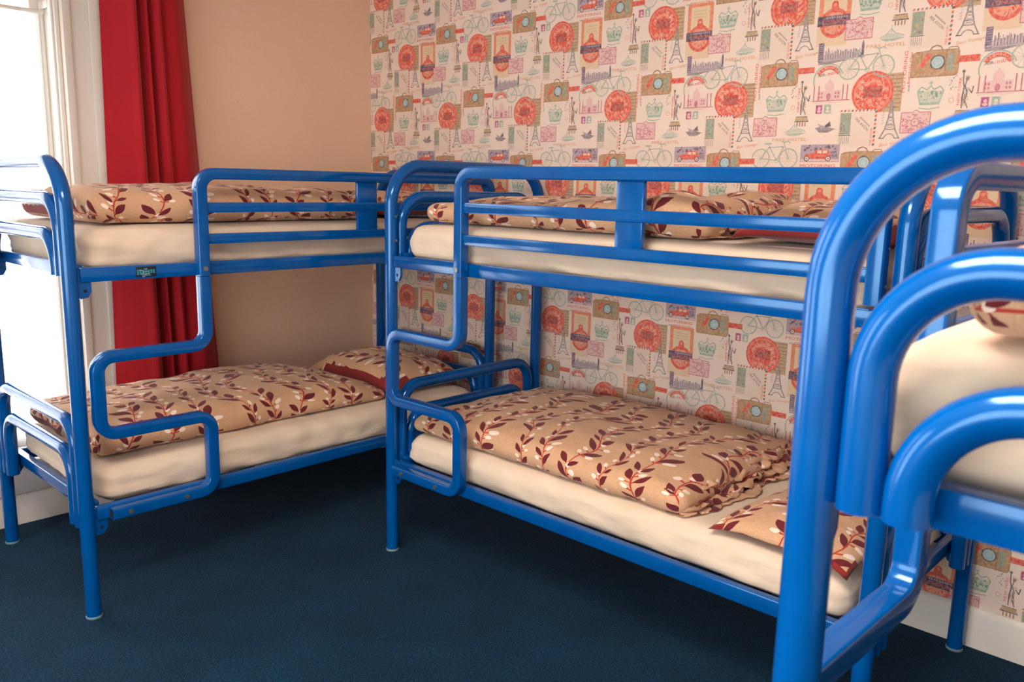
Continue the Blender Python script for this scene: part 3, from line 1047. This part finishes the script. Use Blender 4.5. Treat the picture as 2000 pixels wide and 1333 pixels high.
def make_bed(s):
    """local x along the bed, s*y across (front, room side = 0), z up; ladder near x = 0"""
    root = empty('bunk_bed', (0, 0, 0))

    def P(a, w, z): return (a, s * w, z)
    BN = (1, 0, 0)
    for a0, sg in ((0.0, 1), (L, -1)):
        MB().sweep(fillet([P(a0, 0, 0.008), P(a0, 0, 1.622), P(a0, W, 1.622), P(a0, W, 0.008)], 0.158, 16), circ(RT, 24), BN).build('end_arch', M_blue, root)
        for d, zt, R in ((.051, 1.497, .118), (.099, 1.375, .112)):
            MB().sweep(fillet([P(a0, d, 1.240), P(a0, d, zt), P(a0, W - d, zt), P(a0, W - d, 1.240)], R, 14), circ(.0245, 22), BN).build('upper_end_hoop', M_blue, root)
        for d, zt, R in ((.051, .715, .10), (.099, .595, .095)):
            MB().sweep(fillet([P(a0, d, .335), P(a0, d, zt), P(a0, W - d, zt), P(a0, W - d, .335)], R, 14), circ(.0245, 22), BN).build('lower_end_hoop', M_blue, root)
        for z in (Z_UP + .008, Z_LO + .008):
            MB().bbox((a0 + sg * .026, s * .03, z - .022), (a0 + sg * .056, s * (W - .03), z + .024), .004).build('end_rail', M_blue, root)
        for w in (0, W):
            MB().lathe([(.0275, 0.0), (.0280, .003), (.0278, .007), (.0262, .0085)], P(a0, w, 0), 'z', 20).build('foot_cap', M_cap, root)
        # corner brackets under the side rails
        for w, sd in ((0, -1), (W, 1)):
            for z in (Z_UP, Z_LO):
                x0 = a0 + sg * .022; x1 = a0 + sg * .066
                pts = [(x0, z + .02), (x1, z + .02), (x1, z - .058), (x1 - sg * .012, z - .078), (x0 + sg * .006, z - .082), (x0, z - .07)]
                mb = MB()
                ya, yb = s * (w - .006), s * (w + .004)
                n = len(pts)
                mb.add([(x, ya, zz) for x, zz in pts] + [(x, yb, zz) for x, zz in pts],
                       [tuple(range(n)), tuple(range(n, 2 * n))[::-1]] + [(i, (i + 1) % n, n + (i + 1) % n, n + i) for i in range(n)])
                br = mb.build('corner_bracket', M_blue, root, smooth=False)
                if w == 0:
                    MB().lathe([(.0065, -.001), (.0065, .0015)], P(a0 + sg * .046, -.0055, z - .055), 'y', 12).build('bolt_hole', M_dark, br)
    for w in (0.0, W):
        for z in (Z_UP, Z_LO):
            MB().bbox((.03, s * (w - .015), z - .025), (L - .03, s * (w + .015), z + .025), .005).build('side_rail', M_blue, root)
    # mattress support slats
    for z in (Z_UP, Z_LO):
        first = None
        for k in range(11):
            x = .16 + k * .168
            if first is None:
                first = MB().box((-.03, s * .0155, -.004), (.03, s * (W - .0155), .004)).build('slat', M_slat, root, smooth=False)
                first.location = (x, 0, z)
            else:
                c = first.copy(); col.objects.link(c); c.parent = root; c.location = (x, 0, z)
    # guard rail of the upper bunk
    yo = -.037
    SQ = rsq(.042, .042, .0055)
    bn = (0, s, 0)
    MB().sweep(fillet([P(LADX, yo, 1.2185), P(LADX, yo, 1.594), P(L - .052, yo, 1.594), P(L - .052, yo, 1.282)], .058, 9), SQ, bn).build('guard_frame', M_blue, root)
    for z in (1.470, 1.355):
        MB().bbox((LADX + .018, s * (yo - .014), z - .0185), (L - .07, s * (yo + .014), z + .0185), .0025).build('guard_bar', M_blue, root)
    MB().bbox((1.152, s * (yo - .010), 1.337), (1.252, s * (yo + .010), 1.578), .003).build('guard_plate', M_blue, root)
    # serpentine ladder
    lad = MB().sweep(fillet([P(LADX, yo, 1.2165), P(LADX, yo, .958), P(.052, yo, .958), P(.052, yo, .682), P(LADX + .004, yo, .682), P(LADX + .004, yo, .386), P(.07, yo, .386)], .054, 9), SQ, bn).build('ladder', M_blue, root)
    for a, z in ((.13, .386), (.34, .386)):
        MB().lathe([(.0085, -.003), (.0085, .001), (.005, .003)], P(a, yo - .0225, z), 'y', 12).build('bolt', M_steel, lad)
    MB().lathe([(.009, -.003), (.009, .001), (.005, .003)], P(LADX, yo - .0225, 1.246), 'y', 12).build('bolt', M_steel, root)
    MB().bbox((.0685, s * (yo - .015), .371), (.0697, s * (yo + .015), .401), .0003).build('tube_end', M_dark, lad)
    for a in (0.0, L):
        for z in (1.42, 1.325):
            MB().lathe([(.0055, -.001), (.0055, .002)], (a + (.027 if a == 0 else -.027), s * .004, z), 'x', 10).build('bolt', M_steel, root)
    return root


XA, YA = 1.1003, -2.096
XB, YB = 1.3907, -0.963
XC, YC, RC = 3.757, -2.266, -0.020
ZS = {'A': 0.993, 'B': 1.007, 'C': 1.0}   # the three frames stand on slightly different feet
bedB = make_bed(1)
bedB.location = (XB, YB, 0); bedB.scale = (1, 1, ZS['B'])
tag(bedB, 'blue tubular steel bunk bed standing along the wallpapered wall', 'bunk bed', 'blue steel bunk beds')
bedA = copy_tree(bedB)
bedA.location = (XA, YA, 0); bedA.rotation_euler = (0, 0, PI / 2); bedA.scale = (1, 1, ZS['A'])
tag(bedA, 'blue tubular steel bunk bed standing under the window beside the red curtain', 'bunk bed', 'blue steel bunk beds')
bedC = make_bed(-1)
bedC.location = (XC, YC, 0); bedC.rotation_euler = (0, 0, PI / 2 + RC)
tag(bedC, 'nearest blue tubular steel bunk bed, its rounded end cut off by the picture edge', 'bunk bed', 'blue steel bunk beds')

# maker's label on the upper side rail of the window bunk, price sticker on the middle bunk's post
lb = MB().bbox((.215, -.0165, 1.226), (.287, -.0152, 1.262), .0004).build('rail_label', M_dark, bedA)
lb['label'] = 'small worn teal and black maker label'
rl = random.Random(3)
mb = MB()
for i in range(7):
    x = .219 + i * .0094
    mb.box((x, -.0176, 1.232 + rl.uniform(0, .006)), (x + .0066, -.0164, 1.248 + rl.uniform(0, .008)))
mb.build('label_print', M_teal, lb, smooth=False)
mb = MB()
for i in range(7):
    mb.box((.217 + rl.uniform(0, .03), -.0180, 1.226 + i * .0045), (.222 + rl.uniform(0, .03) + .02, -.0174, 1.2275 + i * .0045))
mb.build('label_scuff', M_pale, lb, smooth=False)
st = MB().sweep([Vector((0, 0, .205)), Vector((0, 0, .228))], [((RT + .0006) * math.cos(a), (RT + .0006) * math.sin(a)) for a in [math.radians(200 + i * 8) for i in range(12)]] +
                [((RT - .001) * math.cos(a), (RT - .001) * math.sin(a)) for a in [math.radians(288 - i * 8) for i in range(12)]], (1, 0, 0)).build('post_sticker', M_stickerw, bedB)
st['label'] = 'scrap of white sticker'


def bed_pt(bed, a, w, z):
    z *= ZS[bed]
    if bed == 'A': return (XA - w, YA + a, z), PI / 2, 1
    if bed == 'B': return (XB + a, YB + w, z), 0.0, 1
    c, sn = math.cos(RC), math.sin(RC)
    return (XC + w * c - a * sn, YC + a * c + w * sn, z), PI / 2 + RC, -1


# ------------------------------------------------------------------ soft goods
def soft_box(name, lx, ly, h, r, res, disp, mats, s=1, fm=None, plan=2.0):
    """rounded box of cloth centred on its base; uv in metres runs over the edges"""
    nx, ny, nz = max(4, int(lx / res)), max(4, int(ly / res)), max(4, int(h / min(res, h / 6)))
    verts, faces, uvs, fmats = [], [], [], []
    index = {}

    def vert(i, j, k):
        key = (i, j, k)
        if key in index: return index[key]
        x, y, z = (i / nx - .5) * lx, (j / ny - .5) * ly, k / nz * h
        rr = min(r, h / 2 - 1e-4)
        RR = r * plan
        # plan rounding then edge rounding
        cx = max(-lx / 2 + RR, min(lx / 2 - RR, x)); cy = max(-ly / 2 + RR, min(ly / 2 - RR, y))
        d = Vector((x - cx, y - cy))
        inf = max(abs(d.x), abs(d.y))
        if d.length > 1e-9:
            d = d.normalized() * inf
        x2, y2 = cx + d.x, cy + d.y
        # edge rounding: distance from rim
        edge = RR - inf if inf > 1e-9 else RR
        e = max(0.0, rr - edge)
        zc = max(rr, min(h - rr, z))
        dz = z - zc
        m_ = max(e, abs(dz))
        q = Vector((e, dz))
        if q.length > 1e-9 and e > 1e-9:
            q = q.normalized() * m_
            sh = e - q.x
            if d.length > 1e-9:
                u = d.normalized()
                x2 -= u.x * sh; y2 -= u.y * sh
            z2 = zc + q.y
        else:
            z2 = z
        p = Vector((x2, y2, z2))
        p = disp(p, x / (lx / 2), y / (ly / 2), z / h)
        index[key] = len(verts)
        verts.append((p.x, s * p.y, p.z))
        return index[key]

    def quad(a, b, c, d, uvq, side):
        ids = [vert(*q) for q in (a, b, c, d)]
        faces.append(tuple(ids)); uvs.append(uvq); fmats.append(fm(side, a) if fm else 0)
    X = lambda i: (i / nx - .5) * lx
    Y = lambda j: (j / ny - .5) * ly
    Z = lambda k: k / nz * h
    for i in range(nx):
        for j in range(ny):
            quad((i, j, nz), (i + 1, j, nz), (i + 1, j + 1, nz), (i, j + 1, nz), [(X(i), Y(j)), (X(i + 1), Y(j)), (X(i + 1), Y(j + 1)), (X(i), Y(j + 1))], 'top')
            quad((i, j, 0), (i, j + 1, 0), (i + 1, j + 1, 0), (i + 1, j, 0), [(X(i), Y(j)), (X(i), Y(j + 1)), (X(i + 1), Y(j + 1)), (X(i + 1), Y(j))], 'bottom')
    for k in range(nz):
        a0, a1 = h - Z(k), h - Z(k + 1)
        for i in range(nx):
            quad((i, 0, k), (i + 1, 0, k), (i + 1, 0, k + 1), (i, 0, k + 1), [(X(i), -ly / 2 - a0), (X(i + 1), -ly / 2 - a0), (X(i + 1), -ly / 2 - a1), (X(i), -ly / 2 - a1)], 'front')
            quad((i, ny, k), (i, ny, k + 1), (i + 1, ny, k + 1), (i + 1, ny, k), [(X(i), ly / 2 + a0), (X(i), ly / 2 + a1), (X(i + 1), ly / 2 + a1), (X(i + 1), ly / 2 + a0)], 'back')
        for j in range(ny):
            quad((0, j, k), (0, j, k + 1), (0, j + 1, k + 1), (0, j + 1, k), [(-lx / 2 - a0, Y(j)), (-lx / 2 - a1, Y(j)), (-lx / 2 - a1, Y(j + 1)), (-lx / 2 - a0, Y(j + 1))], 'left')
            quad((nx, j, k), (nx, j + 1, k), (nx, j + 1, k + 1), (nx, j, k + 1), [(lx / 2 + a0, Y(j)), (lx / 2 + a0, Y(j + 1)), (lx / 2 + a1, Y(j + 1)), (lx / 2 + a1, Y(j))], 'right')
    me = bpy.data.meshes.new(name)
    me.from_pydata(verts, [], faces)
    for m_ in mats: me.materials.append(m_)
    ul = me.uv_layers.new(name='UVMap')
    flat = []
    for q in uvs:
        for u, v in q: flat += [u, v]
    ul.data.foreach_set('uv', flat)
    if fm: me.polygons.foreach_set('material_index', fmats)
    if s < 0: me.flip_normals()
    me.shade_smooth()
    me.update()
    o = bpy.data.objects.new(name, me)
    col.objects.link(o)
    return o


def nz3(p, f, seed): return noise.noise(Vector((p[0] * f + seed * 7.3, p[1] * f - seed * 3.1, p[2] * f + seed)))


def place(o, bed, a, w, z, extra=0.0):
    loc, rz, s = bed_pt(bed, a, w, z)
    o.location = loc
    o.rotation_euler = (0, 0, rz + extra * s)


def mattress(bed, z0, label, seed, h=.15, group='mattresses under cream fitted sheets'):
    s = bed_pt(bed, 0, 0, 0)[2]

    def disp(p, u, v, t):
        q = p.copy()
        side = max(abs(u), abs(v)) ** 8
        wr = nz3((p.x * .35, p.y * .35, p.z * 2.5 + p.x * .5), 9, seed) * .020 * side * (0.3 + .7 * (1 - t))
        wr += nz3((p.x * .6 + p.y * .6 + p.z * 2.2, p.z * 3 - (p.x + p.y) * .5, 0), 14, seed + 9) * .009 * side
        n = Vector((u ** 7, v ** 7, 0))
        q += n * wr
        q.z += nz3(p, 3, seed) * .003 * t + (-.010 * (abs(u) ** 6 + abs(v) ** 6)) * t
        # tucked-in lower edge pulls in
        q.x -= u ** 7 * .007 * (1 - t) ** 2
        q.y -= v ** 7 * .007 * (1 - t) ** 2
        q.x += u ** 9 * nz3((0, p.y, p.z * .4), 28, seed) * .006 * (1 - t)
        q.y += v ** 9 * nz3((p.x * .5, 0, p.z * .8), 16, seed + 2) * .004
        return q
    o = soft_box('mattress', 1.875, .858, h, .05, .02, disp, [M_sheet], s, plan=1.3)
    place(o, bed, L / 2, W / 2, z0)
    return tag(o, label, 'mattress', group)


MT_LO, MT_UP = .3935, 1.2485
mattress('A', MT_LO, 'cream sheeted mattress on the lower bunk under the window', 1)
mattress('A', MT_UP, 'cream sheeted mattress on the upper bunk under the window', 2, .158)
mattress('B', MT_LO, 'cream sheeted mattress on the lower bunk along the wallpaper', 3, .142)
mattress('B', MT_UP, 'cream sheeted mattress on the upper bunk along the wallpaper', 4, .155)
mattress('C', MT_UP, 'cream sheeted mattress seen through the end of the nearest bunk', 5, .175)


def duvet(bed, a0, a1, w0, w1, z, h, label, seed, puff=.03, rough=1.0, shape=None, rot=0.0, uvrot=None):
    s = bed_pt(bed, 0, 0, 0)[2]
    lx, ly = a1 - a0, w1 - w0

    def disp(p, u, v, t):
        q = p.copy()
        cov = max(0.0, (1 - u ** 4)) * max(0.0, (1 - v ** 4))
        q.z += t * (puff * cov + rough * (.022 * nz3(p, 3.2, seed) + .010 * nz3(p, 9, seed + 1)))
        q.z += t * rough * .006 * nz3((p.x, p.y * .4, 0), 24, seed + 4) * (0.3 + abs(u) ** 3)
        q.x += u ** 3 * .02 * nz3(p, 6, seed + 5) * rough
        q.y += v ** 3 * .018 * nz3(p, 6, seed + 6) * rough
        if shape: q = shape(q, u, v, t)
        q.z = max(q.z, 0.0)
        return q

    def fm(side, key): return 1 if bed == 'A' and side == 'left' and key[2] < 3 and key[1] > 22 else 0
    o = soft_box('duvet', lx, ly, h, h * .48, .014, disp, [M_vine, M_maroon], s, fm, plan=1.15)
    place(o, bed, (a0 + a1) / 2, (w0 + w1) / 2, z, rot)
    return tag(o, label, 'duvet', 'duvets in tan vine print covers')


def crumple(parent, bed_s, x, ly, h, seed, depth=.13):
    """ruffled folded end of a duvet, part of it: layered cloth showing print and maroon reverse"""
    prof = [(-.06, h * .98, 0), (0, h * 1.0, 0), (.03, h * .92, 0), (.052, h * .74, 0), (.046, h * .60, 0), (.015, h * .54, 0), (.0, h * .50, 1), (.03, h * .44, 1), (.062, h * .42, 0), (.082, h * .32, 0),
            (.07, h * .22, 0), (.035, h * .19, 1), (.03, h * .16, 1), (.06, h * .13, 0), (depth * .65, h * .10, 0), (depth * .6, h * .03, 0), (.05, 0.003, 0), (-.05, 0.003, 0)]
    ny = 110
    vs, fs, uvs, fm = [], [], [], []
    # resample
    R = []
    for (x0, z0, m0), (x1, z1, m1) in zip(prof, prof[1:]):
        for k in range(4): R.append((x0 + (x1 - x0) * k / 4, z0 + (z1 - z0) * k / 4, m0))
    R.append(prof[-1])
    n = len(R)
    for j in range(ny + 1):
        v = j / ny * 2 - 1
        y = v * ly / 2
        taper = (1 - abs(v) ** 6) * .6 + .4
        for i, (px, pz, mm) in enumerate(R):
            q = (px * 3, y * 2.2, i * .35)
            k = min(1, i / 15)
            dx = k * (.045 * noise.noise(Vector((y * 7, i * .16, seed))) + .020 * noise.noise(Vector((y * 24, i * .3, seed + 3))))
            dz = k * (.022 * noise.noise(Vector((y * 11, i * .25, seed + 8))) + .010 * noise.noise(Vector((y * 30, i * .4, seed + 5))))
            vs.append((x + (px + dx) * taper, bed_s * y * (1 - .02 * k), max(.001, pz * (.85 + .15 * taper) + dz * (1 if pz > .01 else 0))))
    for j in range(ny):
        for i in range(n - 1):
            a = j * n + i
            fs.append((a, a + 1, a + n + 1, a + n) if bed_s < 0 else (a, a + n, a + n + 1, a + 1))
            d = lambda jj, ii: (x + ii * .012, (jj / ny - .5) * ly)
            q = [(j, i), (j, i + 1), (j + 1, i + 1), (j + 1, i)]
            if bed_s >= 0: q = [q[0], q[3], q[2], q[1]]
            uvs.append([d(*t) for t in q]); fm.append(R[i][2])
    me = bpy.data.meshes.new('folded_edge')
    me.from_pydata(vs, [], fs)
    me.materials.append(M_vine); me.materials.append(M_maroon)
    ul = me.uv_layers.new(name='UVMap')
    ul.data.foreach_set('uv', [c for q in uvs for p in q for c in p])
    me.polygons.foreach_set('material_index', fm)
    b = bmesh.new(); b.from_mesh(me); bmesh.ops.recalc_face_normals(b, faces=b.faces); b.to_mesh(me); b.free()
    me.shade_smooth(); me.update()
    o = bpy.data.objects.new('folded_edge', me)
    col.objects.link(o); o.parent = parent
    return o


def pillow(bed, a, w, z, lx, ly, t, label, seed, rot=0.0, tilt=0.0, roll=0.0, band=.40):
    s = bed_pt(bed, 0, 0, 0)[2]
    n, m_ = 46, 34
    vs, fs, uvs, fm = [], [], [], []
    idx = {}

    def vert(i, j, top):
        edge = i in (0, n) or j in (0, m_)
        key = (i, j, top or edge)
        if key in idx: return idx[key]
        u, v = i / n * 2 - 1, j / m_ * 2 - 1
        prof = max(0.0, (1 - abs(u) ** 3.2)) ** .62 * max(0.0, (1 - abs(v) ** 3.2)) ** .62
        x = u * lx / 2 * (1 - .05 * (1 - v * v))
        y = v * ly / 2 * (1 - .06 * (1 - u * u))
        p = Vector((x, y, 0))
        base = t * .30
        if top: zz = base + prof * t * .70 + prof * (.014 * nz3(p, 6, seed) + .006 * nz3(p, 16, seed + 2))
        else: zz = base - prof * t * .30
        if edge: zz = base + .006 * nz3(p, 22, seed + 3)
        # soft corners sag onto the bed
        c = (abs(u) * abs(v)) ** 4
        zz -= base * .75 * c
        idx[key] = len(vs)
        vs.append((x, s * y, max(zz, .0015)))
        return idx[key]
    for i in range(n):
        for j in range(m_):
            q = [(i, j), (i + 1, j), (i + 1, j + 1), (i, j + 1)]
            uvq = [((a_ / n - .5) * lx + seed * .21, (b_ / m_ - .5) * ly + seed * .13) for a_, b_ in q]
            uc, vc = (i + .5) / n * 2 - 1, (j + .5) / m_ * 2 - 1
            pc = (1 - abs(uc) ** 3.2) ** .62 * (1 - abs(vc) ** 3.2) ** .62
            fs.append(tuple(vert(*k, True) for k in q)); uvs.append(uvq); fm.append(1 if pc < band and vc < .6 else 0)
            fs.append(tuple(vert(*k, False) for k in q[::-1])); uvs.append(uvq[::-1]); fm.append(1)
    me = bpy.data.meshes.new('pillow')
    me.from_pydata(vs, [], fs)
    me.materials.append(M_vine); me.materials.append(M_maroon)
    ul = me.uv_layers.new(name='UVMap')
    ul.data.foreach_set('uv', [c for q in uvs for p in q for c in p])
    me.polygons.foreach_set('material_index', fm)
    if s < 0: me.flip_normals()
    me.shade_smooth(); me.update()
    o = bpy.data.objects.new('pillow', me)
    col.objects.link(o)
    loc, rz, s = bed_pt(bed, a, w, z)
    o.location = loc
    o.rotation_mode = 'ZYX' if False else 'XYZ'
    o.rotation_euler = (roll, tilt, rz + rot * s)
    return tag(o, label, 'pillow', 'pillows in vine print cases with maroon undersides')


TOP_A_LO, TOP_A_UP, TOP_B_LO, TOP_B_UP, TOP_C = MT_LO + .1545, MT_UP + .1625, MT_LO + .1435, MT_UP + .1565, MT_UP + .1785

# lower bunk under the window
def shA(q, u, v, t):
    q.z *= 1 - .45 * max(0, (u - .55) / .45) ** 1.5
    return q


duvet('A', .08, 1.42, .10, .84, TOP_A_LO, .085, 'duvet spread over the lower bunk under the window', 11, .05, 1.0, shA)
pillow('A', 1.675, .44, TOP_A_LO, .50, .74, .15, 'plump pillow at the wall end of the lower bunk under the window', 21, 0.0)
# upper bunk under the window
duvet('A', .11, 1.36, .06, .84, TOP_A_UP, .105, 'thick duvet on the upper bunk under the window', 12, .03, .9)
pillow('A', 1.66, .45, TOP_A_UP, .48, .72, .12, 'pillow at the wall end of the upper bunk under the window', 22, 0.0)


# lower bunk along the wallpaper
def shB(q, u, v, t):
    q.z *= 1 - .25 * max(0, (-u - .6) / .4)
    return q


dB = duvet('B', .075, 1.395, .035, .86, TOP_B_LO, .09, 'duvet with a rumpled folded end on the lower bunk along the wallpaper', 13, .035, .8, shB)
crumple(dB, 1, .61, .80, .088, 4.0, .15)
pillow('B', 1.735, .255, TOP_B_LO, .44, .50, .085, 'flat pillow lying behind the nearest post on the lower wallpaper bunk', 23, -.06, band=.15)


# upper bunk along the wallpaper
def shB2(q, u, v, t):
    b = math.exp(-((u - .80) / .22) ** 2)
    q.z += t * .045 * b * (1 + .4 * nz3(q, 9, 3))
    return q


dB2 = duvet('B', .135, 1.40, .05, .84, TOP_B_UP, .085, 'duvet heaped at one end on the upper bunk along the wallpaper', 14, .02, .9, shB2)
crumple(dB2, 1, .57, .74, .11, 9.0, .10)
pillow('B', 1.71, .36, TOP_B_UP, .46, .62, .12, 'pillow showing its maroon underside on the upper bunk along the wallpaper', 24, 0.03)
# nearest bunk
duvet('C', .06, 1.35, .095, .80, TOP_C, .085, 'corner of a duvet on the upper mattress of the nearest bunk', 15, .03, .9)
